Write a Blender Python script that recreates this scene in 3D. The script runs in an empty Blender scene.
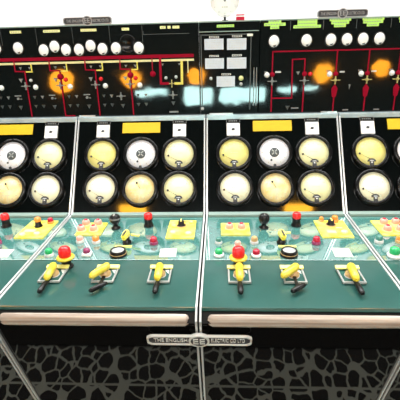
import bpy, bmesh, math, random
from mathutils import Matrix, Vector, Euler
random.seed(7)
SC = bpy.context.scene
COL = SC.collection
PI = math.pi
R = math.radians

# ------------------------------------------------------------------ materials
def mat(name, col, rough=.5, metal=0., ior=1.5, spec=.5, emit=None, es=0., coat=0., noise=None):
    m = bpy.data.materials.new(name); m.use_nodes = True
    nt = m.node_tree; p = nt.nodes['Principled BSDF']
    p.inputs['Base Color'].default_value = (*col, 1)
    p.inputs['Roughness'].default_value = rough
    p.inputs['Metallic'].default_value = metal
    p.inputs['IOR'].default_value = ior
    p.inputs['Specular IOR Level'].default_value = spec
    p.inputs['Coat Weight'].default_value = coat
    p.inputs['Coat Roughness'].default_value = .03
    if emit:
        p.inputs['Emission Color'].default_value = (*emit, 1)
        p.inputs['Emission Strength'].default_value = es
    if noise:                                   # (scale, amount, second colour)
        sc, lo, hi, c2 = noise
        tc = nt.nodes.new('ShaderNodeTexCoord')
        n = nt.nodes.new('ShaderNodeTexNoise'); n.inputs['Scale'].default_value = sc
        n.inputs['Detail'].default_value = 5
        r = nt.nodes.new('ShaderNodeValToRGB')
        r.color_ramp.elements[0].position = lo; r.color_ramp.elements[0].color = (*col, 1)
        r.color_ramp.elements[1].position = hi; r.color_ramp.elements[1].color = (*c2, 1)
        nt.links.new(tc.outputs['Object'], n.inputs['Vector'])
        nt.links.new(n.outputs['Fac'], r.inputs['Fac'])
        nt.links.new(r.outputs['Color'], p.inputs['Base Color'])
    return m

M = {}
M['teal'] = mat('teal_enamel', (.022, .080, .068), .16, ior=1.6, noise=(3, .35, .75, (.034, .112, .098)))
M['teal_edge'] = mat('dark_teal_edge', (.02, .10, .085), .25)
M['pale'] = mat('pale_teal_part_glare', (.050, .185, .160), .03, ior=3.6, noise=(4, .3, .75, (.085, .25, .22)))  # lighter teal partly paints in the glare on the back of the desk
M['black'] = mat('black_lacquer', (.002, .003, .003), .06, ior=1.45)
M['board'] = mat('black_glass_board', (.004, .006, .006), .05, ior=1.5)
M['front'] = mat('polished_black_front', (.003, .003, .003), .04, ior=1.6)
M['mblack'] = mat('black_bakelite', (.004, .004, .004), .3, spec=.3)
M['bezel'] = mat('black_meter_case', (.0025, .0025, .0025), .25, spec=.25)
M['matte'] = mat('matte_black', (.006, .006, .006), .7, spec=.2)
M['chrome'] = mat('bright_metal', (.78, .80, .80), .3, metal=.55)
M['ledge'] = mat('pale_blue_metal', (.50, .62, .66), .35, metal=.3, noise=(14, .4, .7, (.36, .47, .52)))
M['rail'] = mat('grey_green_enamel', (.24, .33, .29), .35)
M['frame'] = mat('grey_green_frame', (.36, .46, .42), .35, metal=.3)
M['strip'] = mat('cream_reflection_paint', (.30, .225, .18), .35, metal=.1, noise=(4, .36, .64, (.66, .57, .49)))  # cream streaks paint in the bright reflection on the desk nose
M['refledge'] = mat('grey_reflection_edge', (.20, .19, .16), .5, noise=(30, .42, .6, (.55, .50, .42)))  # greyer lower border of that painted reflection
M['white'] = mat('white_paint', (.88, .88, .86), .4)
M['cream'] = mat('cream_dial', (.82, .79, .44), .45)
M['cream2'] = mat('pale_cream_dial', (.86, .84, .60), .45)
M['amberdial'] = mat('yellowed_dial', (.74, .66, .17), .45, noise=(9, .35, .7, (.80, .74, .30)))
M['tan'] = mat('tan_dial', (.78, .58, .22), .5, noise=(14, .4, .65, (.86, .78, .46)))
M['dialwhite'] = mat('white_dial', (.86, .86, .90), .45)
M['ink'] = mat('ink', (.02, .02, .02), .6)
M['faint'] = mat('faint_print', (.50, .46, .32), .6)
M['grey'] = mat('grey_metal', (.22, .22, .22), .4, metal=.4)
M['lgrey'] = mat('light_grey', (.50, .52, .50), .4, noise=(40, .4, .65, (.66, .67, .64)))
M['rimgrey'] = mat('grey_plate_rim', (.36, .37, .35), .4, metal=.2)
M['yellow'] = mat('yellow_paint', (.66, .51, .02), .35, noise=(25, .4, .7, (.78, .66, .10)))
M['yplate'] = mat('yellow_label_plate', (.74, .66, .05), .4, noise=(20, .4, .7, (.80, .76, .22)))
M['ysheet'] = mat('amber_label_sheet', (.74, .47, .008), .4)
M['ytag'] = mat('pale_yellow_tag', (.86, .80, .22), .4)
M['gtag'] = mat('green_yellow_tag', (.48, .82, .14), .4)
M['ltag'] = mat('cream_tag', (.82, .82, .36), .4)
M['red'] = mat('red_plastic', (.75, .012, .015), .25)
M['crimson'] = mat('crimson_plastic', (.48, .008, .035), .25)
M['redline'] = mat('crimson_line', (.28, .0, .016), .6, spec=.1)
M['dimgrey'] = mat('dull_grey_mark', (.20, .21, .20), .5)
M['dimyel'] = mat('dull_yellow_mark', (.42, .36, .12), .5)
M['seam'] = mat('dark_seam', (.05, .06, .06), .5)
M['yelline'] = mat('yellow_line', (.72, .62, .10), .4)
M['creamline'] = mat('cream_line', (.74, .68, .34), .4)
M['pink'] = mat('pink_lens', (.85, .38, .30), .3)
M['orange'] = mat('orange_plastic', (.80, .26, .04), .3)
M['green'] = mat('green_plastic', (.02, .42, .13), .25)
M['dgreen'] = mat('dull_green_lens', (.06, .22, .18), .3)
M['purple'] = mat('plum_plastic', (.25, .03, .10), .3)
M['tanp'] = mat('tan_lens', (.52, .34, .14), .35)
M['paper'] = mat('white_paper', (.60, .65, .72), .7)
M['ivory'] = mat('ivory_paper', (.84, .82, .70), .7)
M['lens'] = mat('white_lens', (.90, .90, .88), .2)
M['plaque'] = mat('cast_grey_metal', (.40, .40, .41), .35, metal=.4)
M['plaquel'] = mat('bright_cast_metal', (.72, .72, .68), .4, metal=.2)
M['plaqueb'] = mat('plaque_ground', (.04, .04, .045), .5)
M['wall'] = mat('white_wall', (.90, .90, .89), .8)
M['dark'] = mat('dim_wall', (.05, .055, .055), .9, spec=.1)
M['ceil'] = mat('grey_ceiling', (.035, .04, .04), .9, spec=.1)
M['mat'] = mat('black_rubber', (.008, .008, .008), .8, spec=.2)
M['amberlamp'] = mat('amber_lamp_glass', (.8, .4, .05), .3, emit=(1, .36, .02), es=34)
M['amberlamp2'] = mat('amber_pendant_glass', (.8, .4, .05), .3, emit=(1, .46, .03), es=45)
M['window'] = mat('bright_window_pane', (.5, .6, .6), .3, emit=(.62, 1, .96), es=28)

def streaks(m, sc):
    nt = m.node_tree
    n = [q for q in nt.nodes if q.type == 'TEX_NOISE'][0]; tc = [q for q in nt.nodes if q.type == 'TEX_COORD'][0]
    mp = nt.nodes.new('ShaderNodeMapping'); mp.inputs['Scale'].default_value = sc
    nt.links.new(tc.outputs['Object'], mp.inputs['Vector']); nt.links.new(mp.outputs['Vector'], n.inputs['Vector'])
def wavy(m, sc, dist):
    nt = m.node_tree; n = nt.nodes.new('ShaderNodeTexNoise'); n.inputs['Scale'].default_value = sc; n.inputs['Detail'].default_value = 2
    tc = nt.nodes.new('ShaderNodeTexCoord'); b = nt.nodes.new('ShaderNodeBump'); b.inputs['Distance'].default_value = dist; b.inputs['Strength'].default_value = 1
    nt.links.new(tc.outputs['Object'], n.inputs['Vector']); nt.links.new(n.outputs['Fac'], b.inputs['Height'])
    nt.links.new(b.outputs['Normal'], nt.nodes['Principled BSDF'].inputs['Normal'])
wavy(M['board'], 5, .0013)
streaks(M['strip'], (.35, 6, 14)); streaks(M['refledge'], (.5, 3, 3))
def paving():
    m = bpy.data.materials.new('crazy_paving'); m.use_nodes = True
    nt = m.node_tree; p = nt.nodes['Principled BSDF']; L = nt.links.new
    tc = nt.nodes.new('ShaderNodeTexCoord')
    nz = nt.nodes.new('ShaderNodeTexNoise'); nz.inputs['Scale'].default_value = 14
    mx = nt.nodes.new('ShaderNodeMixRGB'); mx.blend_type = 'LINEAR_LIGHT'; mx.inputs['Fac'].default_value = .018
    L(tc.outputs['Object'], nz.inputs['Vector'])
    L(tc.outputs['Object'], mx.inputs['Color1']); L(nz.outputs['Color'], mx.inputs['Color2'])
    vo = nt.nodes.new('ShaderNodeTexVoronoi'); vo.feature = 'DISTANCE_TO_EDGE'; vo.inputs['Scale'].default_value = 15.5
    L(mx.outputs['Color'], vo.inputs['Vector'])
    # width of the joints wanders
    n2 = nt.nodes.new('ShaderNodeTexNoise'); n2.inputs['Scale'].default_value = 5
    L(tc.outputs['Object'], n2.inputs['Vector'])
    mr = nt.nodes.new('ShaderNodeMapRange'); mr.inputs['To Min'].default_value = .0; mr.inputs['To Max'].default_value = .125
    L(n2.outputs['Fac'], mr.inputs['Value'])
    # straight slab joints every so often along y
    sp = nt.nodes.new('ShaderNodeSeparateXYZ'); L(tc.outputs['Object'], sp.inputs['Vector'])
    lt = nt.nodes.new('ShaderNodeMath'); lt.operation = 'LESS_THAN'
    L(vo.outputs['Distance'], lt.inputs[0]); L(mr.outputs['Result'], lt.inputs[1])
    ad = nt.nodes.new('ShaderNodeMath'); ad.operation = 'ADD'; ad.inputs[1].default_value = .736
    L(sp.outputs['Y'], ad.inputs[0])
    md = nt.nodes.new('ShaderNodeMath'); md.operation = 'PINGPONG'; md.inputs[1].default_value = .16
    L(ad.outputs[0], md.inputs[0])
    l2 = nt.nodes.new('ShaderNodeMath'); l2.operation = 'LESS_THAN'; l2.inputs[1].default_value = .005
    L(md.outputs[0], l2.inputs[0])
    mm = nt.nodes.new('ShaderNodeMath'); mm.operation = 'MAXIMUM'
    v2 = nt.nodes.new('ShaderNodeTexVoronoi'); v2.feature = 'F1'; v2.inputs['Scale'].default_value = 15.5
    L(mx.outputs['Color'], v2.inputs['Vector'])
    g2 = nt.nodes.new('ShaderNodeMath'); g2.operation = 'GREATER_THAN'; g2.inputs[1].default_value = .70
    L(v2.outputs['Distance'], g2.inputs[0])
    m2 = nt.nodes.new('ShaderNodeMath'); m2.operation = 'MAXIMUM'
    L(lt.outputs[0], m2.inputs[0]); L(g2.outputs[0], m2.inputs[1])
    L(m2.outputs[0], mm.inputs[0]); L(l2.outputs[0], mm.inputs[1])
    cr = nt.nodes.new('ShaderNodeMixRGB')
    cr.inputs['Color1'].default_value = (.008, .009, .009, 1); cr.inputs['Color2'].default_value = (.52, .56, .49, 1)
    L(mm.outputs[0], cr.inputs['Fac']); L(cr.outputs['Color'], p.inputs['Base Color'])
    p.inputs['Roughness'].default_value = .7
    return m
M['paving'] = paving()

# ------------------------------------------------------------------ helpers
def B(): return bmesh.new()
def box(bm, x0, x1, y0, y1, z0, z1, mi=0, bev=0.):
    vs = [bm.verts.new((x, y, z)) for z in (z0, z1) for y in (y0, y1) for x in (x0, x1)]
    fs = []
    for q in ((0, 2, 3, 1), (4, 5, 7, 6), (0, 1, 5, 4), (2, 6, 7, 3), (0, 4, 6, 2), (1, 3, 7, 5)):
        f = bm.faces.new([vs[i] for i in q]); f.material_index = mi; fs.append(f)
    if bev:
        es = list({e for f in fs for e in f.edges})
        r = bmesh.ops.bevel(bm, geom=es, offset=bev, segments=2, affect='EDGES', profile=.5)
        for f in r['faces']: f.material_index = mi
    return vs
def lathe(bm, prof, n=32, c=(0, 0), mi=0, close=True):
    """revolve (r, z) pairs about the local z axis through c"""
    rings = []
    for r, z in prof:
        if r < 1e-6: rings.append([bm.verts.new((c[0], c[1], z))])
        else: rings.append([bm.verts.new((c[0] + r * math.cos(2 * PI * k / n), c[1] + r * math.sin(2 * PI * k / n), z)) for k in range(n)])
    for a, b in zip(rings, rings[1:]):
        for k in range(n):
            k2 = (k + 1) % n
            if len(a) == 1 and len(b) == 1: continue
            if len(a) == 1: f = bm.faces.new((a[0], b[k2], b[k])) if False else bm.faces.new((a[0], b[k], b[k2]))
            elif len(b) == 1: f = bm.faces.new((a[k], a[k2], b[0]))
            else: f = bm.faces.new((a[k], a[k2], b[k2], b[k]))
            f.material_index = mi; f.smooth = True
def poly(bm, pts, z0, z1, mi=0):
    """prism of an outline in the xy plane"""
    lo = [bm.verts.new((x, y, z0)) for x, y in pts]; hi = [bm.verts.new((x, y, z1)) for x, y in pts]
    f = bm.faces.new(hi); f.material_index = mi
    f = bm.faces.new(lo[::-1]); f.material_index = mi
    n = len(pts)
    for i in range(n):
        f = bm.faces.new((lo[i], lo[(i + 1) % n], hi[(i + 1) % n], hi[i])); f.material_index = mi
def yz_prism(bm, pts, x0, x1, mi=0):
    a = [bm.verts.new((x0, y, z)) for y, z in pts]; b = [bm.verts.new((x1, y, z)) for y, z in pts]
    n = len(pts)
    bm.faces.new(a).material_index = mi; bm.faces.new(b[::-1]).material_index = mi
    for i in range(n):
        bm.faces.new((a[i], b[i], b[(i + 1) % n], a[(i + 1) % n])).material_index = mi
def ribbon(bm, pts, w, z0, z1, mi=0):
    """flat line of width w along a polyline in the xy plane, with mitred corners"""
    P = [Vector(p) for p in pts]; L = []; Rr = []
    for i, p in enumerate(P):
        d1 = (P[i] - P[i - 1]).normalized() if i else (P[1] - P[0]).normalized()
        d2 = (P[i + 1] - P[i]).normalized() if i < len(P) - 1 else d1
        n1 = Vector((-d1.y, d1.x)); n2 = Vector((-d2.y, d2.x))
        nn = (n1 + n2).normalized(); s = w / 2 / max(.4, nn.dot(n1))
        L.append(p + nn * s); Rr.append(p - nn * s)
    for i in range(len(P) - 1):
        poly(bm, [Rr[i], Rr[i + 1], L[i + 1], L[i]], z0, z1, mi)
def mesh(name, bm, mats, smooth_angle=None):
    bmesh.ops.recalc_face_normals(bm, faces=bm.faces)
    me = bpy.data.meshes.new(name); bm.to_mesh(me); bm.free()
    for m in (mats if isinstance(mats, (list, tuple)) else [mats]): me.materials.append(M[m])
    return me
def put(name, me, parent=None, loc=(0, 0, 0), rot=None):
    o = bpy.data.objects.new(name, me); COL.objects.link(o)
    if parent: o.parent = parent
    o.location = loc
    if rot: o.rotation_euler = rot
    return o
def obj(name, bm, mats, parent=None, loc=(0, 0, 0), rot=None):
    return put(name, mesh(name, bm, mats), parent, loc, rot)
def tag(o, label, cat, group=None):
    o['label'] = label; o['category'] = cat
    if group: o['group'] = group
    return o
def thing(name, label, cat, loc=(0, 0, 0), group=None):
    o = bpy.data.objects.new(name, None); COL.objects.link(o); o.location = loc
    o.empty_display_size = .05
    return tag(o, label, cat, group)
def struct(o): o['kind'] = 'structure'; return o
def text_mesh(name, s, size, m, depth=.0012, width=None):
    cu = bpy.data.curves.new(name, 'FONT'); cu.body = s; cu.size = size; cu.extrude = depth
    cu.align_x = 'CENTER'; cu.align_y = 'CENTER'
    t = bpy.data.objects.new(name, cu); COL.objects.link(t)
    bpy.context.view_layer.update()
    dg = bpy.context.evaluated_depsgraph_get()
    me = bpy.data.meshes.new_from_object(t.evaluated_get(dg))
    bpy.data.objects.remove(t); bpy.data.curves.remove(cu)
    if width:
        xs = [v.co.x for v in me.vertices]; k = width / (max(xs) - min(xs)); mid = (max(xs) + min(xs)) / 2
        for v in me.vertices: v.co.x = (v.co.x - mid) * k
    me.materials.clear(); me.materials.append(M[m]); me.name = name
    return me

# ------------------------------------------------------------------ profile of a console section (y, z)
W = .72
P3 = Vector((.289, 1.2678)); P2 = Vector((0, .8)); P1 = Vector((-.8029, .7833))
P1b = Vector((-.8275, .7331)); P0 = Vector((-.5942, .048))
class Plane:
    """local x = along the desk, y = up the surface (or away from the operator), z = out of it"""
    def __init__(s, o, d):                       # o: origin (y, z); d: direction of local y
        s.o = o; s.a = math.atan2(d.y, d.x); s.rot = (s.a, 0, 0)
    def at(s, x, y, z=0):
        c, q = math.cos(s.a), math.sin(s.a)
        return (x, s.o.x + y * c - z * q, s.o.y + y * q + z * c)
DP = Plane(P2, (P2 - P1)); MP = Plane(P2, (P3 - P2)); FP = Plane(P1b, (P1b - P0))
LM = (P3 - P2).length; LD = (P2 - P1).length; LF = (P1b - P0).length
X0, X1 = .003, .717

# ------------------------------------------------------------------ instruments, one mesh each, shared by the copies
def dial_arc(bm, r, a0, a1, n, mi, ln=.006):
    for k in range(n):
        a = a0 + (a1 - a0) * k / (n - 1); l = ln * (1.6 if k % 5 == 0 else 1)
        c, s = math.cos(a), math.sin(a)
        ribbon(bm, [(r * c, r * s), ((r - l) * c, (r - l) * s)], .0014, .0010, .0016, mi)
def mk_bezel():
    bm = B()
    lathe(bm, [(.099, 0), (.099, .012), (.097, .018), (.093, .021), (.085, .023), (.080, .021), (.079, .012), (.0, .012)], 56)
    for k in range(3):
        a = PI / 2 + k * 2 * PI / 3
        lathe(bm, [(.0045, .018), (.0045, .0235), (0, .0245)], 10, (.091 * math.cos(a), .091 * math.sin(a)))
    return mesh('meter_bezel', bm, 'bezel')
def mk_dial(col, kind):
    bm = B(); lathe(bm, [(.0788, 0), (.0788, .001), (0, .001)], 48)
    if kind == 'sync':
        for k in range(12):
            a = k * PI / 6; c, s = math.cos(a), math.sin(a)
            ribbon(bm, [(.066 * c, .066 * s), (.060 * c, .060 * s)], .003, .001, .0016, 2)
    else:
        dial_arc(bm, .066, R(20), R(160), 26, 2)
        for k in range(5):
            a = R(30 + 30 * k); box(bm, .05 * math.cos(a) - .003, .05 * math.cos(a) + .003, .05 * math.sin(a) - .002, .05 * math.sin(a) + .002, .001, .0016, 2)
    if kind == 'tan':
        for j in range(5):
            for k in range(6):
                if random.random() < .6:
                    x = -.05 + .018 * k + random.uniform(-.004, .004); y = .02 - .018 * j
                    box(bm, x, x + random.uniform(.006, .013), y, y + .003, .001, .0016, 2)
        box(bm, -.001, .001, -.06, .03, .001, .0016, 2)
    elif kind == 'cap':
        for x in (-.018, -.008, .002, .012): box(bm, x, x + .007, .002, .005, .001, .0016, 2)
    return mesh('dial_face', bm, [col, 'ink', 'faint'])
def mk_needle(a, ln, blob):
    bm = B(); c, s = math.cos(a), math.sin(a)
    poly(bm, [(.0012 * s, -.0012 * c), (ln * c, ln * s), (-.0012 * s, .0012 * c)], 0, .001)
    if blob: lathe(bm, [(.0058, 0), (.0058, .0012), (0, .0016)], 10, (ln * c * .96, ln * s * .96))
    return mesh('needle', bm, 'ink')
def mk_cap():
    bm = B()
    pts = [(-.011, -.026), (.011, -.026), (.010, -.004)] + [(.0215 * math.cos(a), -.004 + .0165 * math.sin(a)) for a in [k * PI / 10 for k in range(11)]] + [(-.010, -.004)]
    poly(bm, pts, 0, .005, 0)
    poly(bm, [(-.004, -.012), (.004, -.012), (.004, -.006), (-.004, -.006)], .005, .0056, 1)
    poly(bm, [(-.013, -.001), (.013, -.001), (.008, .003), (-.008, .003)], .005, .0056, 1)
    return mesh('pivot_cover', bm, ['ink', 'lgrey'])
def mk_hub():
    bm = B(); lathe(bm, [(.026, 0), (.026, .004), (.023, .006), (0, .006)], 24)
    for k in range(4):
        a = PI / 4 + k * PI / 2; c, s = math.cos(a), math.sin(a)
        ribbon(bm, [(.004 * c, .004 * s), (.019 * c, .019 * s)], .005, .006, .0068, 1)
    return mesh('dial_hub', bm, ['seam', 'rimgrey'])
def mk_stub():
    bm = B(); poly(bm, [(-.009, -.012), (.009, -.012), (.006, .004), (-.006, .004)], 0, .004); return mesh('pivot_cover', bm, 'ink')
ME = dict(bezel=mk_bezel(), cream=mk_dial('cream', 'cap'), cream2=mk_dial('cream2', 'cap'), amber=mk_dial('amberdial', 'cap'),
          sync=mk_dial('dialwhite', 'sync'), tan=mk_dial('tan', 'tan'), cap=mk_cap(), hub=mk_hub(), stub=mk_stub(),
          ndl=mk_needle(R(150), .066, True), ndt=mk_needle(R(250), .034, True), ndb=mk_needle(R(120), .04, True))

def meter(par, x, y, kind):
    m = put('panel_meter', ME['bezel'], par, MP.at(x, y, .0015), MP.rot)
    put('dial_face', ME[kind], m, (0, 0, .0122))
    if kind == 'sync':
        put('needle', ME['ndt'], m, (-.006, -.012, .0142)); put('dial_hub', ME['hub'], m, (0, 0, .0138)); put('pivot_cover', ME['stub'], m, (0, -.070, .0138))
    elif kind == 'tan':
        put('needle', ME['ndb'], m, (.002, 0, .0142))
    else:
        put('needle', ME['ndl'], m, (-.003, -.042, .0142)); put('pivot_cover', ME['cap'], m, (0, -.052, .0138))
    return m

def small_meter(par, x, y):
    """little square instrument card with an engraved caption above"""
    bm = B(); box(bm, -.036, .036, -.036, .036, 0, .010, 0, .002); o = obj('square_meter', bm, 'white', par, MP.at(x, y, .0015), MP.rot)
    bm = B(); poly(bm, [(-.010, -.006), (.004, -.006), (.010, .002), (.0, .008), (-.008, .004)], 0, .001)
    box(bm, -.024, .024, .018, .020, 0, .001, 1); box(bm, -.02, .02, -.022, -.0205, 0, .001, 1)
    obj('dial_mark', bm, ['ink', 'faint'], o, (0, 0, .0102))
    bm = B(); box(bm, -.038, .038, -.011, .011, 0, .003, 0); 
    for a, b in ((-.0375, -.0355), (.0355, .0375)): box(bm, a, b, -.009, .009, .003, .0036, 1)
    box(bm, -.036, .036, .0088, .0103, .003, .0036, 1); box(bm, -.036, .036, -.0103, -.0088, .003, .0036, 1)
    for a in (-.022, -.012, -.002, .008, .018): box(bm, a - .003, a + .003, -.003, .003, .003, .0036, 1)
    obj('caption_plate', bm, ['bezel', 'dimgrey'], par, MP.at(x, y + .052, .0015), MP.rot)

def lamp_button(par, x, v, base, dome, s=1., h=.0005, white_ring=False, square=False, name='push_button'):
    """collar with a domed coloured cap"""
    bm = B()
    if square: box(bm, -.021, .021, -.019, .019, 0, .006, 0, .002); lathe(bm, [(.016, .006), (.016, .013), (0, .013)], 24)
    else: lathe(bm, [(.0185 * s, 0), (.0185 * s, .008 * s), (.0165 * s, .012 * s), (0, .012 * s)], 28)
    o = obj(name, bm, base, par, DP.at(x, -v, h), DP.rot)
    bm = B(); lathe(bm, [(.0145 * s, .0118 * s), (.0150 * s, .020 * s), (.0135 * s, .027 * s), (.009 * s, .031 * s), (0, .0325 * s)], 28)
    obj('button_cap', bm, dome, o)
    if white_ring:
        bm = B(); lathe(bm, [(.0195 * s, .004), (.0215 * s, .007), (.0195 * s, .012), (.0160 * s, .0135)], 28)
        obj('collar_ring', bm, 'lens', o)
    return o
def pink_lamp(par, x, v, h):
    bm = B(); lathe(bm, [(.0185, 0), (.0190, .008), (.0185, .018), (.0145, .026), (0, .029)], 24)
    o = obj('signal_lamp', bm, 'pink', par, DP.at(x, -v, h), DP.rot)
    bm = B(); lathe(bm, [(.0085, .0265), (.0080, .030), (.005, .032), (0, .0325)], 20); obj('lamp_centre', bm, 'crimson', o)
    bm = B(); lathe(bm, [(.0225, 0), (.0225, .004), (.019, .005)], 24); obj('lamp_rim', bm, 'ltag', o)
def stop_button(par, x, v):
    """red headed button on a black body at the back of the desk"""
    bm = B(); lathe(bm, [(.024, 0), (.024, .006), (.020, .010), (.0195, .034), (.022, .040), (0, .040)], 32)
    o = obj('stop_button', bm, 'mblack', par, DP.at(x, -v, .003), DP.rot)
    bm = B(); lathe(bm, [(.019, .040), (.0205, .046), (.0205, .058), (.017, .066), (.009, .070), (0, .071)], 32); obj('button_cap', bm, 'red', o)
def big_button(par, x, v):
    bm = B(); lathe(bm, [(.027, 0), (.027, .004), (.020, .006), (.0185, .030), (.023, .042), (.0, .043)], 32)
    o = obj('emergency_button', bm, 'mblack', par, DP.at(x, -v, .001), DP.rot)
    bm = B(); lathe(bm, [(.024, .040), (.035, .040), (.036, .044), (.033, .048), (.020, .050)], 40); obj('guard_ring', bm, 'yellow', o)
    bm = B(); lathe(bm, [(.020, .048), (.0245, .052), (.0250, .068), (.023, .080), (.017, .088), (.008, .092), (0, .093)], 40); obj('button_cap', bm, 'red', o)
def black_knob(par, x, v, clear=False):
    bm = B(); lathe(bm, [(.022, 0), (.022, .005), (.013, .010), (.012, .020), (.019, .027), (.0255, .040), (.0265, .052), (.022, .066), (.012, .073), (0, .075)], 32)
    o = obj('round_knob', bm, 'mblack', par, DP.at(x, -v, .003), DP.rot)
    bm = B(); box(bm, -.0022, .0022, -.020, .0, .0725, .0765)
    obj('pointer_line', bm, 'lgrey' if clear else 'grey', o)
    if clear:
        bm = B(); lathe(bm, [(.0268, .050), (.0285, .054), (.0268, .058)], 32); obj('knob_band', bm, 'grey', o)
def socket(par, x, v):
    bm = B(); lathe(bm, [(.036, 0), (.037, .004), (.034, .006), (.034, .022), (.031, .026), (.028, .026), (.028, .020), (0, .020)], 40)
    o = obj('round_socket', bm, 'mblack', par, DP.at(x, -v, .003), DP.rot)
    bm = B(); lathe(bm, [(.0275, .020), (.0275, .022), (0, .0225)], 36); obj('socket_cover', bm, 'lgrey', o)
    bm = B(); lathe(bm, [(.0345, .009), (.0362, .011), (.0345, .013)], 40); obj('socket_band', bm, 'tanp', o)

def grip(par, ang, s, h):
    """pistol grip: yellow barrel on a shaft; a black bar stands in for its shade on the desk"""
    bm = B()
    prof = [(-.5, .010, .010), (-.40, .0155, .015), (.30, .0145, .014), (.42, .012, .012), (.5, .006, .006)]
    rings = []
    for t, a, b in prof:
        y = -t * .086 * s - .024
        zc = .034 * s - .014 * (t + .5) * s
        rings.append([bm.verts.new((a * s * math.cos(2 * PI * k / 16), y, zc + b * s * math.sin(2 * PI * k / 16))) for k in range(16)])
    for a, b in zip(rings, rings[1:]):
        for k in range(16):
            f = bm.faces.new((a[k], a[(k + 1) % 16], b[(k + 1) % 16], b[k])); f.smooth = True
    bm.faces.new(rings[0]); bm.faces.new(rings[-1][::-1])
    o = obj('grip_barrel', bm, 'yellow', par, (0, 0, h), (0, 0, ang))
    bm = B()
    lathe(bm, [(.021 * s, 0), (.021 * s, .010 * s), (.012 * s, .014 * s), (.012 * s, .022 * s), (0, .022 * s)], 24)
    sh = obj('switch_shaft', bm, 'tanp', par, (0, 0, h))
    bm = B()                                                       # black bar: the barrel's shade on the desk, built as a shape
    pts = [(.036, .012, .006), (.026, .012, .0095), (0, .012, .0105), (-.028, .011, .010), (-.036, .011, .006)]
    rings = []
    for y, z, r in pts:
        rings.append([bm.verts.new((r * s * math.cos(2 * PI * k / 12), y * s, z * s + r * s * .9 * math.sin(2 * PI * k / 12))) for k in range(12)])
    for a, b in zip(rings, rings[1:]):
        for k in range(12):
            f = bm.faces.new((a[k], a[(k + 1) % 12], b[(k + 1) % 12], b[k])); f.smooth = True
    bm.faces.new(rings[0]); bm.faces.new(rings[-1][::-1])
    g = obj('grip_shade', bm, 'mblack', par, (0, -.098, h - .003), (0, 0, ang))
    bm = B(); box(bm, -.006, .006, -.092, -.010, .0015, .0075, 0, .0015); obj('shade_arm', bm, 'mblack', par, (0, 0, h))  # added arm joining the shade bar to the shaft
def control_switch(par, x, v, ang):
    bm = B(); box(bm, -.041, .041, -.050, .050, 0, .006, 0, .001)
    o = obj('control_switch', bm, 'teal_edge', par, DP.at(x, -v, .0005), DP.rot)
    bm = B()
    for a in ((-.042, .042, -.052, -.0455), (-.042, .042, .0455, .052), (-.042, -.036, -.0455, .0455), (.036, .042, -.0455, .0455)):
        box(bm, *a, .004, .011)
    obj('plate_rim', bm, 'rimgrey', o)
    bm = B(); lathe(bm, [(.023, .006), (.023, .0085), (0, .0085)], 32)
    poly(bm, [(.014, .038), (.032, .038), (.032, .010)], .006, .0075)
    obj('position_dial', bm, 'lgrey', o)
    bm = B(); box(bm, -.045, .045, -.009, .009, 0, .006, 0, .001); obj('legend_tag', bm, 'ytag', o, (0, .048, .0125), (R(15), 0, 0))
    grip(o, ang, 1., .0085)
def key_switch(par, x, v, ang):
    bm = B(); lathe(bm, [(.020, 0), (.020, .010), (.013, .014), (.013, .034), (0, .034)], 24)
    o = obj('key_switch', bm, 'mblack', par, DP.at(x, -v, .003), DP.rot)
    bm = B()
    poly(bm, [(-.009, -.018), (.009, -.018), (.015, .020), (.006, .034), (-.010, .034), (-.015, .018)], .030, .056)
    bmesh.ops.bevel(bm, geom=list(bm.edges), offset=.004, segments=2, affect='EDGES')
    k = obj('key_handle', bm, 'yplate', o, (0, 0, 0), (R(18), 0, ang))
    bm = B(); box(bm, -.004, .004, -.012, .020, .056, .060, 0, .001); obj('pointer_line', bm, 'ink', k)
    bm = B(); box(bm, .010, .052, .018, .028, .030, .038, 0, .001); obj('legend_tag', bm, 'ytag', o, (0, 0, 0), (0, 0, ang))

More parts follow.
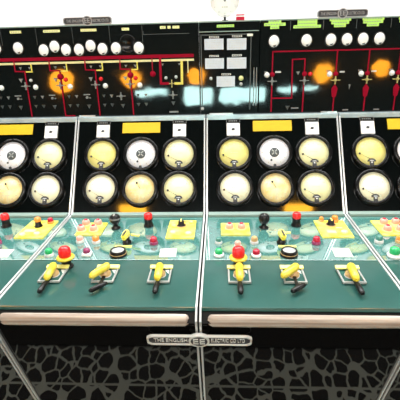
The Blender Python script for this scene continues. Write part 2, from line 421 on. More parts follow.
# ------------------------------------------------------------------ a console section
def section(k, label, A, C, small, knob_clear, dials, a_lamps, lever_angles, key, extra_c, bx=.172):
    t = thing('console_section', label, 'control desk', (k * W, 0, 0), 'console sections side by side')
    # carcass: the solid body behind the panels
    bm = B(); ins = .022
    yz_prism(bm, [(.285, .04), (.285, 1.235), (.27, 1.235), (P2.x + .02, .775), (P1.x + .02, .752), (P1b.x + .045, .725), (P0.x + .03, .04)], .012, .708)
    obj('carcass', bm, 'matte', t)
    bm = B(); box(bm, X0, X1, 0, LM, -.018, 0); obj('meter_panel', bm, 'black', t, MP.at(0, 0), MP.rot)
    bm = B()
    for a in ((.014, .706, LM - .012, LM), (.014, .706, .004, .012)): box(bm, *a, 0, .005)
    obj('panel_frame', bm, 'frame', t, MP.at(0, 0, .0002), MP.rot)
    bm = B(); box(bm, X0, X1, P3.x - .012, .317, P3.y - .018, P3.y + .008, 0, .003); obj('top_ledge', bm, 'ledge', t)
    bm = B(); box(bm, X0, X1, -LD, 0, -.017, 0, 0, .0025); obj('desk_top', bm, 'teal', t, DP.at(0, 0), DP.rot)
    bm = B(); box(bm, .0145, .7055, -.487, -.046, 0, .003, 0, .0008); obj('pale_glare_plate', bm, 'pale', t, DP.at(0, 0, .0002), DP.rot)  # added plate, its paler colour partly standing in for glare
    bm = B(); box(bm, .0145, .7055, -.040, -.002, 0, .016, 0, .003); obj('back_rail', bm, 'rail', t, DP.at(0, 0, .0002), DP.rot)
    # front: fascia, convex strip shaped and coloured as the nose's bright reflection, polished black front
    bm = B(); yz_prism(bm, [(P1.x + .012, .766), (P1.x - .006, .766), (P1b.x - .004, .738), (P1b.x + .010, .730), (P1b.x + .03, .730)], X0, X1)
    obj('fascia', bm, 'matte', t)
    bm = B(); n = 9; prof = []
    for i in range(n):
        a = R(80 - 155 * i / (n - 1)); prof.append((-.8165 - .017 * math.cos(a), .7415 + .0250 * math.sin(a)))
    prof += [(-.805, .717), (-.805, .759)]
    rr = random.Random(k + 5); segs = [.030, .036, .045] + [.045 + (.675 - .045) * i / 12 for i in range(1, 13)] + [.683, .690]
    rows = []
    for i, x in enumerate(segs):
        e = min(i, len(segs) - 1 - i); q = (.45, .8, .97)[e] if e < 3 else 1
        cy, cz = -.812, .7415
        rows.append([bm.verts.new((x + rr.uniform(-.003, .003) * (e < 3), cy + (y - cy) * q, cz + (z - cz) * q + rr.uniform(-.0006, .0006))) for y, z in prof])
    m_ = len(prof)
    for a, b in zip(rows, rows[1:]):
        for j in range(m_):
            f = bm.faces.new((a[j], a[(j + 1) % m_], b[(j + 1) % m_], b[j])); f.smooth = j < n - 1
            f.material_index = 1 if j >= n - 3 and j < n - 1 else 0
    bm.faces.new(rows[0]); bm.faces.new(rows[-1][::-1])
    obj('edge_reflection', bm, ['strip', 'refledge'], t)
    bm = B(); box(bm, X0, X1, -LF, -.004, -.016, 0); obj('front_panel', bm, 'front', t, FP.at(0, 0), FP.rot)
    # bright edge rails that run from the ledge over the desk and down the front
    path = [P3 + Vector((.004, .010)), P3 + Vector((-.004, .006)), P2 + Vector((-.006, .006)), P1 + Vector((-.002, .003)), P1b + Vector((-.016, .022)), P1b + Vector((-.010, -.002)), P0 + Vector((-.004, 0))]
    inn = [p + Vector((.006, -.010)) for p in path]; inn[-1] = path[-1] + Vector((.012, 0)); inn[2] = path[2] + Vector((.004, -.010)); inn[4] = path[4] + Vector((.014, -.004)); inn[5] = path[5] + Vector((.014, 0))
    for x in (.0035, .7095):
        bm = B()
        for i in range(len(path) - 1):
            q = [path[i], path[i + 1], inn[i + 1], inn[i]]
            yz_prism(bm, [(p.x, p.y) for p in q], x, x + .007)
        obj('edge_rail', bm, 'chrome', t)
    # six round meters, square meters, label sheet
    for (x, y), kd in zip(((.152, .331), (.367, .332), (.575, .331), (.155, .139), (.368, .137), (.576, .138)), dials):
        meter(t, x, y, kd)
    small_meter(t, .150, .468); small_meter(t, .575, .468)
    bm = B(); box(bm, -.105, .105, -.030, .030, 0, .003); obj('label_sheet', bm, 'ysheet', t, MP.at(.362, .488, .0015), MP.rot)
    # group A: yellow lamp plate and what stands before it
    bm = B(); poly(bm, [(A[0], -A[3]), (A[1], -A[3]), (A[1], -A[2]), (A[0], -A[2])], 0, .005); obj('lamp_plate', bm, 'yplate', t, DP.at(0, 0, .0034), DP.rot)
    for x, v in a_lamps: pink_lamp(t, x, v, .0086)
    for x, v, base, dome, s, ring, sq in small: lamp_button(t, x, v, base, dome, s, .0034, ring, sq)
    big_button(t, bx, .540)
    # group B
    black_knob(t, .285, .175, knob_clear); stop_button(t, .443, .150); key_switch(t, key[0], .335, key[1]); socket(t, .361, .445)
    bm = B(); box(bm, -.038, .038, -.0085, .0085, 0, .004, 0, .001); obj('legend_strip', bm, 'ytag', t, DP.at(.366, -.372, .0034), DP.rot)
    lamp_button(t, .497, .340, 'purple', 'crimson', 1.05, .0034, name='push_button')
    # group C
    bm = B(); poly(bm, [(C[0], -C[3]), (C[1], -C[3]), (C[1], -C[2]), (C[0], -C[2])], 0, .006); obj('switch_plate', bm, 'yplate', t, DP.at(0, 0, .0034), DP.rot)
    extra_c(t)
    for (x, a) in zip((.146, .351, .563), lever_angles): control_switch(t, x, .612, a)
    return t

def c_knob(t, x, v, top=None):
    bm = B(); lathe(bm, [(.020, 0), (.020, .004), (.015, .008), (.014, .024), (.010, .028), (0, .028)], 28)
    o = obj('selector_knob', bm, 'mblack', t, DP.at(x, -v, .010), DP.rot)
    if top:
        bm = B(); lathe(bm, [(.014, .027), (.017, .034), (.015, .044), (.008, .049), (0, .050)], 28); obj('knob_cap', bm, top, o)
    else:
        bm = B(); box(bm, -.003, .003, -.016, .012, .028, .033, 0, .001); obj('pointer_line', bm, 'ytag', o)
        bm = B(); lathe(bm, [(.021, .001), (.026, .001), (.026, .003), (.021, .004)], 28); obj('knob_ring', bm, 'tanp', o)
def c_stud(t, x, v, m='ltag', s=1.):
    bm = B(); lathe(bm, [(.015 * s, 0), (.015 * s, .006), (.012 * s, .010), (0, .011)], 24); obj('push_stud', bm, m, t, DP.at(x, -v, .0096), DP.rot)
def c_label(t, x0, x1, v0, v1, m='ltag'):
    bm = B(); box(bm, x0, x1, -v1, -v0, 0, .002); obj('legend_strip', bm, m, t, DP.at(0, 0, .0096), DP.rot)

def c_far(t):
    c_knob(t, .615, .165, 'orange'); lamp_button(t, .660, .125, 'orange', 'crimson', .9, .0096, name='signal_lamp'); c_label(t, .568, .622, .205, .232); c_stud(t, .578, .265); c_stud(t, .645, .255)
def c_second(t):
    c_knob(t, .606, .165); c_stud(t, .573, .245); c_stud(t, .646, .255); c_stud(t, .572, .175, 'ytag', .8); c_label(t, .585, .64, .108, .118, 'tanp'); c_stud(t, .652, .13, 'ytag', .8)
def c_third(t):
    c_knob(t, .605, .160); lamp_button(t, .634, .118, 'orange', 'orange', 1.0, .0096, name='signal_lamp'); lamp_button(t, .571, .112, 'tanp', 'orange', .7, .0096, name='signal_lamp')
    c_label(t, .570, .610, .225, .250); c_label(t, .62, .650, .19, .20); c_stud(t, .645, .245)
def c_plain(t):
    c_knob(t, .606, .165); c_stud(t, .573, .245); c_stud(t, .646, .245)

four = [(.130, .147), (.190, .147), (.127, .214), (.187, .214)]
S_std = [(.156, .325, 'lgrey', 'pink', 1, False, False), (.232, .330, 'lgrey', 'orange', 1.05, False, False), (.064, .452, 'lgrey', 'green', 1.05, False, False), (.226, .445, 'lgrey', 'purple', 1, True, True)]
section(-2, 'far left console section cut off by the picture edge, orange-capped knob on its yellow plate', (.108, .231, .12, .26), (.549, .688, .095, .292), S_std, False,
        ('amber', 'sync', 'cream', 'cream2', 'tan', 'cream2'), four, (0, R(-40), 0), (.36, R(-20)), c_far)
section(-1, 'console section with grey-banded round knob and four pink lamps, left of the maker plate', (.108, .231, .12, .26), (.544, .676, .098, .296), S_std, True,
        ('amber', 'sync', 'cream', 'cream2', 'tan', 'cream'), four, (0, R(-42), 0), (.375, R(-20)), c_second)
section(0, 'console section with only two pink lamps on its yellow plate, right of the maker plate', (.079, .215, .13, .262), (.536, .678, .103, .288),
        [(.068, .335, 'lgrey', 'dgreen', .85, False, False), (.069, .452, 'lgrey', 'green', 1.05, True, False), (.226, .335, 'lgrey', 'tanp', 1, False, False), (.224, .455, 'lgrey', 'crimson', 1, True, False), (.151, .372, 'lgrey', 'pink', .9, False, False)],
        False, ('amber', 'sync', 'cream', 'cream2', 'tan', 'cream'), [(.120, .196), (.176, .196)], (0, R(-50), 0), (.345, R(15)), c_third, .146)
section(1, 'far right console section cut off by the picture edge, large green white-collared button', (.090, .225, .105, .268), (.544, .676, .098, .296),
        [(.051, .327, 'lgrey', 'dgreen', 1.05, False, False), (.064, .458, 'lgrey', 'green', 1.35, True, False), (.140, .327, 'tanp', 'orange', 1, False, False), (.226, .445, 'lgrey', 'purple', 1, True, True)],
        False, ('amber', 'sync', 'cream', 'cream2', 'tan', 'cream'), [(.138, .147), (.193, .147), (.127, .222), (.185, .222)], (0, R(-40), 0), (.36, R(15)), c_plain)

# loose paper cards lying on the desk
def card(x, v, w, d, ang, label):
    bm = B(); box(bm, -w / 2, w / 2, -d / 2, d / 2, 0, .0015)
    o = obj('paper_card', bm, 'ivory', None, DP.at(x, -v, .0036), (DP.rot[0], 0, ang)); tag(o, label, 'card', 'paper cards on the desk')
    bm = B()
    for j in range(3):
        for i in range(3):
            if (i + j) % 3: box(bm, -w * .38 + i * w * .28, -w * .38 + i * w * .28 + w * .18, d * (.25 - .25 * j) - .004, d * (.25 - .25 * j) + .002, 0, .0004)
    obj('writing', bm, 'faint', o, (0, 0, .0016))
card(-.148, .428, .070, .072, R(3), 'small cream paper card on the desk just left of the central rails')
card(.585, .425, .072, .076, R(-2), 'small cream paper card on the desk below the plate with orange lamps')
card(-.868, .435, .066, .07, R(4), 'small cream paper card at the left picture edge below a crimson button')

# ------------------------------------------------------------------ mimic boards behind
YB = .3188; ZT = 1.7474
BR = (PI / 2, 0, 0)
def bat(x, z, n=0): return (x, YB - n, z)
def board(name, label, x0, x1):
    t = thing(name, label, 'panel board', ((x0 + x1) / 2, .45, 0)); ox = -(x0 + x1) / 2
    bm = B(); box(bm, x0 + .001 + ox, x1 - .001 + ox, YB - .45, .2, .02, ZT, 0, .002); obj('board_panel', bm, 'board', t)
    bm = B(); box(bm, x0 + .001 + ox, x1 - .001 + ox, YB - .45 - .003, .2, ZT + .0002, ZT + .006); obj('top_capping', bm, 'rail', t)
    return t, (ox, -.45)
class On:
    """places parts on a board; x, z in the room's own metres"""
    def __init__(s, t, off): s.t = t; s.ox, s.oy = off
    def put(s, name, me, x, z, n=.0003, parent=None, rot=BR): return put(name, me, s.t, (x + s.ox, YB - n + s.oy, z), rot)
    def line(s, pts, w, m, n=.0004, th=.0015, name='mimic_line'):
        c = pts[0]; bm = B(); ribbon(bm, [(x - c[0], z - c[1]) for x, z in pts], w, 0, th); return s.put(name, mesh(name, bm, m), c[0], c[1], n)
    def rect(s, name, x, z, w, h, m, th=.002, n=.0004):
        bm = B(); box(bm, -w / 2, w / 2, -h / 2, h / 2, 0, th); return s.put(name, mesh(name, bm, m), x, z, n)
def mk_gauge():
    bm = B(); lathe(bm, [(.0375, 0), (.0375, .008), (.034, .012), (.0325, .010), (0, .010)], 32); return mesh('gauge_case', bm, 'mblack')
def mk_gface():
    bm = B(); lathe(bm, [(.0322, 0), (.031, .004), (.022, .008), (0, .0095)], 32); return mesh('dial_face', bm, 'white')
def mk_gmark():
    bm = B(); poly(bm, [(-.0065, -.012), (.0065, -.012), (.0085, -.002), (.004, .006), (-.004, .006), (-.0085, -.002)], 0, .004); return mesh('pivot_cover', bm, 'seam')
G = (mk_gauge(), mk_gface(), mk_gmark())
def gauge(bd, x, z, tilt=0):
    o = bd.put('small_gauge', G[0], x, z); put('dial_face', G[1], o, (0, 0, .0095)); put('pivot_cover', G[2], o, (.004, -.0175, .0135)); o.scale = (.84, .92, .9)
def mk_cross(w=.05, h=.042):
    bm = B(); lathe(bm, [(.0085, 0), (.0085, .008), (.006, .011), (0, .0115)], 14)
    ribbon(bm, [(-w / 2, 0), (w / 2, 0)], .0045, .002, .006); ribbon(bm, [(0, -h / 2), (0, h / 2)], .0065, .002, .008); return bm
def mk_tee():
    bm = B(); ribbon(bm, [(-.018, .012), (.018, .012)], .006, 0, .004); lathe(bm, [(.007, 0), (.007, .008), (0, .009)], 12, (0, -.004)); ribbon(bm, [(.012, -.006), (.020, -.006)], .006, 0, .004); return bm
def mk_vee():
    bm = B(); poly(bm, [(-.012, .010), (.012, .010), (.006, 0), (0, -.012), (-.006, 0)], 0, .004); return bm
ME['cross'] = mesh('mimic_switch', mk_cross(), 'dimgrey'); ME['crossy'] = mesh('mimic_switch', mk_cross(.052, .042), 'dimyel')
ME['tee'] = mesh('mimic_switch', mk_tee(), 'dimgrey'); ME['vee'] = mesh('mimic_switch', mk_vee(), 'seam'); ME['veel'] = mesh('mimic_switch', mk_vee(), 'dimgrey')
def mk_lamp(r):
    bm = B(); lathe(bm, [(r * 1.25, 0), (r * 1.25, .004), (r, .006), (r * .95, .010), (r * .6, .014), (0, .0155)], 20); return bm
ME['lw'] = mesh('indicator_lamp', mk_lamp(.0115), 'lens'); ME['lr'] = mesh('indicator_lamp', mk_lamp(.009), 'red'); ME['ld'] = mesh('indicator_lamp', mk_lamp(.007), 'lgrey'); ME['lo'] = mesh('indicator_lamp', mk_lamp(.0105), 'ltag')
ME['disc'] = mesh('breaker_disc', mk_lamp(.0125), 'redline')

def caption(bd, x, z, rows, m, h=.0125):
    """one engraved plate made of stacked lines"""
    bm = B(); n = len(rows)
    for i, w in enumerate(rows):
        zc = ((n - 1) / 2 - i) * h; box(bm, -w / 2, w / 2, zc - h * .5, zc + h * .5, 0, .002)
        k = max(2, int(w / .014))
        for j in range(k):
            a = -w / 2 + .006 + (w - .012) * j / k; box(bm, a, a + (w - .012) / k * .62, zc - .0022, zc + .0022, .002, .0024, 1)
    bd.put('caption_plate', mesh('caption_plate', bm, [m, 'faint' if m != 'gtag' else 'rail']), x, z, .0004)

# left board
t, off = board('mimic_board', 'left black mimic board with thick red and yellow bus lines above the meters', -1.50, -.031)
bd = On(t, off)
bd.rect('red_busbar', -.775, 1.588, 1.43, .017, 'redline', .003); bd.rect('yellow_busbar', -.775, 1.5665, 1.43, .011, 'creamline', .003)
for x in (-1.191, -.995, -.799, -.601, -.409):
    bd.line([(x - .052, 1.5795), (x - .053, 1.527), (x, 1.525), (x + .001, 1.279)], .007, 'redline', .0038)
    bd.line([(x + .041, 1.561), (x + .041, 1.5235), (x + .006, 1.5235)], .007, 'yelline', .0038)
    bd.put('mimic_switch', ME['veel'], x - .030, 1.478); bd.put('mimic_switch', ME['veel'], x + .030, 1.542).scale = (.6, .6, 1); bd.put('mimic_switch', ME['veel'], x - .022, 1.542).scale = (.6, .6, 1)
    bd.put('mimic_switch', ME['cross'], x - .006, 1.448, .0022)
    bd.put('indicator_lamp', ME['lw'], x + .047, 1.441)
    bd.put('indicator_lamp', ME['ld' if x < -.9 else 'lr'], x + .026, 1.478)
    bd.put('mimic_switch', ME['cross' if x > -.5 else 'tee'], x - .062, 1.384, .0006)
    bd.put('mimic_switch', ME['vee'], x - .056, 1.331)
    for dx in (.033, .077):
        bd.put('mimic_switch', ME['veel' if dx > .05 else 'vee'], x + dx, 1.386).scale = (.75, .75, 1); bd.put('mimic_switch', ME['vee'], x + dx, 1.336).scale = (.8, .8, 1)
for x in (-.80, -.41): bd.put('breaker_disc', ME['disc'], x, 1.494, .0055)
bd.line([(-.799, 1.2815), (-.742, 1.2815)], .007, 'redline', .0054)
# last feeder on the left board
bd.line([(-.286, 1.5795), (-.286, 1.515)], .006, 'redline', .0038); bd.put('breaker_disc', ME['disc'], -.286, 1.498)
bd.line([(-.242, 1.5795), (-.244, 1.447), (-.198, 1.447)], .013, 'redline', .0038)
bd.line([(-.126, 1.561), (-.128, 1.446), (-.170, 1.446)], .013, 'yelline', .0038)
bd.line([(-.093, 1.561), (-.093, 1.50)], .005, 'creamline', .0038)
bd.put('mimic_switch', ME['crossy'], -.184, 1.446, .0025).scale = (.6, 1, 1); bd.put('mimic_switch', ME['cross'], -.181, 1.385); bd.put('mimic_switch', ME['vee'], -.181, 1.34)
bd.put('indicator_lamp', ME['ld'], -.215, 1.476); bd.put('indicator_lamp', ME['ld'], -.160, 1.480)
for x in (-.23, -.14): bd.put('mimic_switch', ME['veel'], x, 1.545).scale = (.6, .5, 1)
for x, z in ((-1.20, 1.632), (-1.13, 1.648), (-1.008, 1.646), (-.869, 1.632), (-.807, 1.649), (-.747, 1.631), (-.676, 1.630), (-.611, 1.648), (-.548, 1.631), (-.475, 1.633), (-.352, 1.632)): gauge(bd, x, z)
bm = B(); lathe(bm, [(.046, 0), (.046, .006), (.042, .008), (.039, .004), (0, .004)], 36); bd.put('blanking_cover', mesh('blanking_cover', bm, 'bezel'), -.412, 1.655)
for x, w in ((-1.012, .062), (-.815, .09), (-.615, .085), (-.418, .04)): caption(bd, x, 1.7265, [w], 'ltag', .013)
for x, w in ((-.219, .030), (-.186, .016), (-.150, .036)): caption(bd, x, 1.7295, [w], 'ltag', .013)
for x in (-1.095, -.902, -.705, -.505, -.330, -.086):
    bd.line([(x, 1.585 if x < -.1 else 1.742), (x, 1.742)] if x > -.1 else [(x, 1.66), (x, 1.742)], .0022, 'seam', .0003, .001, 'panel_seam')
bd.line([(-.325, 1.715), (-.325, 1.698), (-.082, 1.698)], .0025, 'seam', .0003, .001, 'panel_seam')
bd.rect('caption_plate', -.18, 1.293, .05, .008, 'grey')

# centre board
t, off = board('notice_board', 'central black cabinet board carrying five white notices between the mimic boards', -.030, .289)
bd = On(t, off)
bm = B()
for a in ((-.022, .245, 1.684, 1.690), (-.022, -.017, 1.30, 1.684), (.240, .245, 1.30, 1.684)): box(bm, a[0], a[1], a[2], a[3], 0, .006)
bd.put('board_frame', mesh('board_frame', bm, 'seam'), 0, 0)
bm = B(); box(bm, -.03, .29, -.002, .002, 0, .012); bd.put('board_lip', mesh('board_lip', bm, 'rail'), 0, 1.702).scale = (.97, 1, 1)
for x in (.262, .276): bd.rect('steel_strip', x, 1.42, .004, .20, 'grey', .004)
caption(bd, .109, 1.7285, [.09], 'gtag', .013)
bd.rect('caption_plate', .237, 1.682, .03, .012, 'ivory', .002, .007)
for x, z in ((.049, 1.676), (.170, 1.678), (.048, 1.582), (.170, 1.583), (.113, 1.488)):
    bm = B(); box(bm, -.026, .026, -.005, .005, 0, .002); 
    for j in range(5): box(bm, -.022 + j * .009, -.016 + j * .009, -.0025, .0025, .002, .0024, 1)
    bd.put('caption_plate', mesh('caption_plate', bm, ['lgrey', 'ink']), x, z)
bd.put('indicator_lamp', ME['ld'], .030, 1.468); bd.put('indicator_lamp', ME['lo'], .193, 1.466); bd.put('indicator_lamp', ME['ld'], .193, 1.436); bd.put('indicator_lamp', ME['ld'], -.019, 1.308)
def notice(x0, x1, z0, z1, label):
    w, h = x1 - x0, z1 - z0; bm = B(); box(bm, -w / 2, w / 2, -h / 2, h / 2, 0, .003)
    o = obj('notice_card', bm, 'paper', None, bat((x0 + x1) / 2, (z0 + z1) / 2, .0005), BR); tag(o, label, 'notice', 'white notices on the centre board')
    bm = B(); r = random.Random(int(x0 * 1e3) + int(z0 * 100))
    for j in range(5):
        y = h * (.32 - .155 * j); x = -w * .42
        while x < w * .36:
            l = r.uniform(.006, .014); box(bm, x, min(x + l, w * .43), y - .0012, y + .0012, 0, .0003); x += l + .004
    obj('writing', bm, 'ink' if False else 'lgrey', o, (0, 0, .0031))
notice(-.002, .099, 1.614, 1.668, 'white notice at top left of the five on the central board')
notice(.117, .219, 1.611, 1.667, 'white notice at top right of the five on the central board')
notice(0, .101, 1.518, 1.571, 'white notice at middle left of the five on the central board')
notice(.117, .220, 1.516, 1.572, 'white notice at middle right of the five on the central board')
notice(.061, .160, 1.424, 1.478, 'lowest white notice of the five, alone between small lamps')

# right board
t, off = board('mimic_board', 'right black mimic board with thin red lines and green captions, no yellow bus', .290, 1.62)
bd = On(t, off)
bd.line([(.361, 1.283), (.359, 1.597), (1.60, 1.597)], .007, 'redline')
bd.line([(.361, 1.357), (.470, 1.357), (.464, 1.556), (.530, 1.558), (.532, 1.281)], .007, 'redline', .0022)
for x in (.696, .862, 1.022, 1.19, 1.36):
    bd.line([(x, 1.597), (x + .001, 1.281)], .007, 'redline', .0022)
    bm = B(); poly(bm, [(0, .034), (.016, .012), (.011, -.03), (0, -.04), (-.011, -.03), (-.016, .012)], 0, .003); bd.put('mimic_symbol', mesh('mimic_symbol', bm, 'redline'), x, 1.392, .0038)
    bm = B(); lathe(bm, [(.013, 0), (.013, .003), (0, .004)], 20); bd.put('mimic_symbol', mesh('mimic_symbol', bm, 'redline'), x, 1.478, .0038)
    bd.put('mimic_switch', ME['crossy'], x, 1.446, .0038); bd.put('indicator_lamp', ME['lw'], x - .031, 1.477)
    bd.rect('caption_plate', x + .034, 1.488, .026, .008, 'lgrey'); bd.rect('caption_plate', x - .038, 1.494, .022, .006, 'grey')
    bd.rect('caption_plate', x + .07, 1.288, .03, .007, 'grey')
for x in (.360, .532):
    bd.put('mimic_switch', ME['cross'], x, 1.447, .0038)
    bm = B(); lathe(bm, [(.013, 0), (.013, .003), (0, .004)], 20); bd.put('mimic_symbol', mesh('mimic_symbol', bm, 'redline'), x, 1.482, .0038)
bd.put('indicator_lamp', ME['lw'], .332, 1.480); bd.put('indicator_lamp', ME['lr'], .562, 1.480); bd.put('mimic_switch', ME['veel'], .497, 1.486).scale = (.8, .8, 1)
bd.rect('caption_plate', .391, 1.494, .03, .009, 'lgrey'); bd.put('mimic_switch', ME['veel'], .325, 1.492).scale = (.8, .6, 1)
bd.put('mimic_switch', ME['vee'], .45, 1.305); bd.rect('caption_plate', .49, 1.302, .04, .007, 'grey'); bd.put('mimic_switch', ME['veel'], .775, 1.41).scale = (.4, 1.2, 1)
for x in (.362, .530, .655, .737, .819, .902, 1.06, 1.14): gauge(bd, x, 1.648)
for x, r in ((.364, [.065, .11, .045]), (.530, [.10, .10, .14]), (.697, [.108, .09, .06]), (.863, [.108, .10, .06]), (1.04, [.10, .09, .06])): caption(bd, x, 1.7295, r, 'gtag', .0145)
for x in (.445, .613, .781, .955): bd.line([(x, 1.70), (x, 1.744)], .003, 'seam', .0003, .001, 'panel_seam')

# ------------------------------------------------------------------ things that stand on the boards
def plaque(name, label, w, h, th, loc, rot, ew, eh, pm='plaque'):
    t = thing(name, label, 'nameplate', loc); t.rotation_euler = rot
    def pill(bm, w, h, z0, z1, mi=0, c=.35):
        q = h * c; poly(bm, [(-w / 2 + q, -h / 2), (w / 2 - q, -h / 2), (w / 2, -h / 2 + q), (w / 2, h / 2 - q), (w / 2 - q, h / 2), (-w / 2 + q, h / 2), (-w / 2, h / 2 - q), (-w / 2, -h / 2 + q)], z0, z1, mi)
    bm = B(); pill(bm, w, h, 0, th); o = obj('backing', bm, 'plaqueb', t)
    bm = B()
    for s in (-1, 1): box(bm, -w / 2 + h * .3, w / 2 - h * .3, s * h / 2 - h * .07, s * h / 2 + h * .07, th * .3, th + .004, 0, .001)
    for s in (-1, 1): box(bm, s * w / 2 - h * .07, s * w / 2 + h * .07, -h * .3, h * .3, th * .3, th + .004, 0, .001)
    for s in (-1, 1):
        for q in (-1, 1): ribbon(bm, [(s * (w / 2 - h * .3), q * h * .5), (s * w / 2, q * h * .3)], h * .14, th * .3, th + .004)
    obj('border', bm, pm, t)
    bm = B(); n = 40
    poly(bm, [(ew / 2 * math.cos(2 * PI * k / n), eh / 2 * math.sin(2 * PI * k / n)) for k in range(n)], 0, th + .005, 0)
    poly(bm, [(ew * .40 * math.cos(2 * PI * k / n), eh * .40 * math.sin(2 * PI * k / n)) for k in range(n)], th + .005, th + .0052, 1)
    e = obj('emblem', bm, [pm, 'plaqueb'], t)
    put('emblem_letters', text_mesh('emblem_letters', 'EE', eh * .66, pm, .0015, ew * .56), e, (0, 0, th + .0062))
    tw = w / 2 - ew / 2 - h * .55
    for s, tx in ((-1, 'THE ENGLISH'), (1, 'ELECTRIC CO LTD')):
        put('lettering', text_mesh('lettering', tx, h * .62, pm, .0015, tw), t, (s * (ew / 2 + h * .1 + tw / 2), 0, th + .001))
    return t
plaque('maker_plate', 'cast maker nameplate standing on top of the left mimic board', .255, .033, .012, (-.616, YB + .012, ZT + .0245), BR, .05, .05)
plaque('maker_plate', 'cast maker nameplate standing on top of the right mimic board', .25, .033, .012, (.705, YB + .012, ZT + .0245), BR, .05, .05)
x, y, z = FP.at(.001, -.058, .0165)
plaque('maker_plate', 'cast maker nameplate across the central rails on the black desk front', .352, .046, .008, (x, y, z), FP.rot, .072, .066, 'plaquel')

t = thing('round_dial', 'round white dial on a small black foot atop the central board', 'dial', (.107, .40, ZT + .0062))
bm = B(); box(bm, -.016, .016, -.02, .02, 0, .007, 0, .001); box(bm, -.006, .006, -.01, .01, .006, .030); obj('foot', bm, 'mblack', t)
bm = B(); lathe(bm, [(.080, 0), (.080, .022), (.0785, .026), (.0762, .024), (.0755, .018), (0, .018)], 56); o = obj('dial_case', bm, 'white', t, (0, .012, .104), BR)
bm = B(); lathe(bm, [(.0752, 0), (.0752, .001), (0, .001)], 48)
for k in range(12):
    a = k * PI / 6; ribbon(bm, [(.066 * math.cos(a), .066 * math.sin(a)), (.060 * math.cos(a), .060 * math.sin(a))], .002, .001, .0014, 1)
for xx in (-.016, -.004, .007): box(bm, xx, xx + .008, -.034, -.030, .001, .0014, 1)
obj('dial_face', bm, ['white', 'faint'], o, (0, 0, .0182))
bm = B(); poly(bm, [(-.002, 0), (.030, .052), (.002, 0)], 0, .001); lathe(bm, [(.006, 0), (.006, .003), (0, .004)], 16); obj('needle', bm, 'grey', o, (0, 0, .0196))

t = thing('signal_box', 'small crimson box with a white band on top of the central board', 'box', (.189, .40, ZT + .0062))
bm = B(); box(bm, -.022, .022, -.02, .02, 0, .022, 0, .002); obj('box_body', bm, 'crimson', t)
bm = B(); box(bm, -.021, .021, -.019, .019, .0221, .028, 0, .001); obj('white_band', bm, 'lens', t)
bm = B(); box(bm, -.022, .022, -.02, .02, .0281, .034, 0, .002); obj('box_lid', bm, 'crimson', t)

# pieces of bright bar left lying on the ledge by the rails
def bar(x0, x1, z0, z1, label):
    bm = B(); L = x1 - x0; ribbon(bm, [(0, 0), (.022, .004), (L, z1 - z0)], .008, -.003, .003)
    o = obj('metal_bar', bm, 'chrome', None, (x0, .300, P3.y + .0125), (0, 0, 0)); tag(o, label, 'bar', 'loose bars on the ledge')
bar(-.715, -.625, 0, .004, 'short bright metal bar on the ledge right of the left rail pair')
bar(.020, .150, 0, .002, 'short bright metal bar on the ledge below the lowest white notice')
bar(.630, .715, .004, 0, 'short bright metal bar on the ledge left of the right rail pair')

# ------------------------------------------------------------------ the room
def sbox(name, m, *a):
    bm = B(); box(bm, *a); return struct(obj(name, bm, m))
XL, XR, YR, YF, H = -4.2, 4.2, -4.3, 1.25, 4.2
sbox('floor', 'paving', XL, XR, YR, YF, -.1, 0)
sbox('wall_back', 'wall', XL, XR, YF, YF + .1, 0, H)
sbox('wall_left', 'dark', XL - .1, XL, YR, YF, 0, H)
sbox('wall_right', 'dark', XR, XR + .1, YR, YF, 0, H)
sbox('ceiling', 'ceil', XL, XR, YR, YF, H, H + .1)
sbox('wall_front', 'dark', XL, XR, YR - .1, YR, 0, H)
# low lit windows in the wall behind the operator, amber wall lamps over them
for i, (x0, x1, z0, z1) in enumerate(((-1.30, -.80, .99, 1.10), (-.50, -.04, .82, 1.10), (.10, .84, .86, 1.10), (1.09, 1.30, 1.02, 1.10), (1.45, 1.70, 1.04, 1.10))):
    bm = B()
    for a in ((x0 - .04, x1 + .04, z0 - .04, z0), (x0 - .04, x1 + .04, z1, z1 + .04), (x0 - .04, x0, z0, z1), (x1, x1 + .04, z0, z1)): box(bm, a[0], a[1], YR + .001, YR + .05, a[2], a[3])
    w = struct(obj(f'window_{i+1}', bm, 'dark'))
    bm = B(); box(bm, x0, x1, YR + .01, YR + .03, z0, z1); g = struct(obj('window_pane', bm, 'window', w))
def globe(x, z, r, sx):
    t = thing('wall_lamp', 'round amber wall lamp on the wall behind the operator', 'lamp', (x, YR, z), 'amber wall lamps')
    bm = B(); lathe(bm, [(.06, 0), (.06, .02), (.02, .03), (.02, .06), (0, .06)], 24); obj('wall_bracket', bm, 'mblack', t, (0, .001, 0), (-PI / 2, 0, 0))
    bm = B(); bmesh.ops.create_uvsphere(bm, u_segments=24, v_segments=16, radius=r)
    for v in bm.verts: v.co.x *= sx
    for f in bm.faces: f.smooth = True
    obj('lamp_globe', bm, 'amberlamp', t, (0, .06 + r, 0))
for x, z, r, sx in ((-2.48, 1.24, .165, 1.1), (-1.36, 1.26, .10, 1.6), (-.30, 1.28, .12, 1.1), (1.72, 1.29, .14, 1.0), (2.62, 1.36, .10, 1.0)): globe(x, z, r, sx)
for x in (-1.41, 1.38):
    t = thing('pendant_lamp', 'amber trough lamp hanging from the ceiling behind the operator', 'lamp', (x, -3.42, H), 'pendant trough lamps')
    bm = B(); 
    for s in (-.15, .15): box(bm, s - .006, s + .006, -.006, .006, -.20, -.001)
    obj('hanger', bm, 'mblack', t)
    bm = B(); box(bm, -.22, .22, -.08, .08, -.30, -.201, 0, .02); obj('lamp_trough', bm, 'amberlamp2', t)
# black rubber mat on the floor before the desk
bm = B(); box(bm, -2.6, 2.6, -2.6, -.915, .0005, .008, 0, .002)
tag(obj('rubber_mat', bm, 'mat'), 'black rubber floor mat laid along the front of the desk', 'mat')

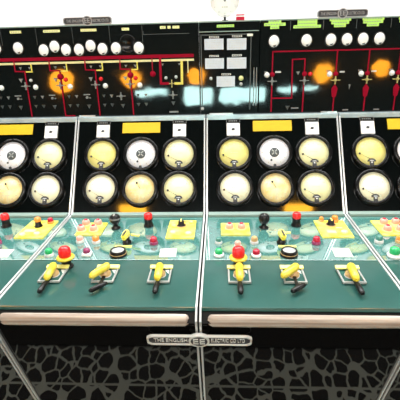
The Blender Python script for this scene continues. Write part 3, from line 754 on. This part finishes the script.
def area(name, loc, target, sx, sy, power, col=(1, 1, 1)):
    l = bpy.data.lights.new(name, 'AREA'); l.shape = 'RECTANGLE'; l.size = sx; l.size_y = sy; l.energy = power; l.color = col
    o = bpy.data.objects.new(name, l); COL.objects.link(o); o.location = loc
    o.rotation_euler = (Vector(target) - Vector(loc)).to_track_quat('-Z', 'Y').to_euler(); return o
area('ceiling_fill', (0, -.9, H - .03), (0, -.9, 0), 6.5, 1.0, 30, (1, 1, .98))  # unseen fill added over the desk
area('glare_fill', (0, .25, H - .03), (0, .25, 0), 6.5, .6, 130, (1, 1, .98))  # unseen overhead light added to put glare in the meter panels
area('wall_fill', (0, .82, H - .03), (0, 1.15, 2), 7, .35, 240)  # unseen fill added to burn the back wall to white
area('rear_fill', (0, -4.05, H - .25), (0, .3, 1.3), 6, .35, 185, (1, .98, .95))  # unseen fill added from behind to brighten boards and meters
area('floor_fill_left', (-3.9, -1.2, 1.6), (0, -.7, 0), 1.2, 1.2, 25)  # unseen side fills added to brighten the paving mirrored in the front
area('floor_fill_right', (3.9, -1.2, 1.6), (0, -.7, 0), 1.2, 1.2, 25)

w = bpy.data.worlds.new('room_world'); SC.world = w; w.use_nodes = True
w.node_tree.nodes['Background'].inputs['Color'].default_value = (.6, .65, .7, 1)
w.node_tree.nodes['Background'].inputs['Strength'].default_value = .3

# ------------------------------------------------------------------ camera
cd = bpy.data.cameras.new('camera'); cam = bpy.data.objects.new('camera', cd); COL.objects.link(cam); SC.camera = cam
cd.sensor_width = 36; cd.sensor_fit = 'HORIZONTAL'; cd.lens = 36; cd.clip_start = .05
p, yw, rl = .34432329, .05295622, -.02402607
fw = Vector((-math.sin(yw) * math.cos(p), math.cos(yw) * math.cos(p), -math.sin(p)))
rt = Vector((math.cos(yw), math.sin(yw), 0)); up = rt.cross(fw)
c, s = math.cos(rl), math.sin(rl)
r2 = c * rt + s * up; u2 = -s * rt + c * up
mw = Matrix((r2, u2, -fw)).transposed().to_4x4(); mw.translation = (.07492278, -1.95281743, 1.58160976)
cam.matrix_world = mw

vs = SC.view_settings
vs.view_transform = 'Standard'; vs.look = 'None'; vs.gamma = 1; vs.use_curve_mapping = False; vs.exposure = 0.0
SC.cycles.use_denoising = True
SC.cycles.max_bounces = 8
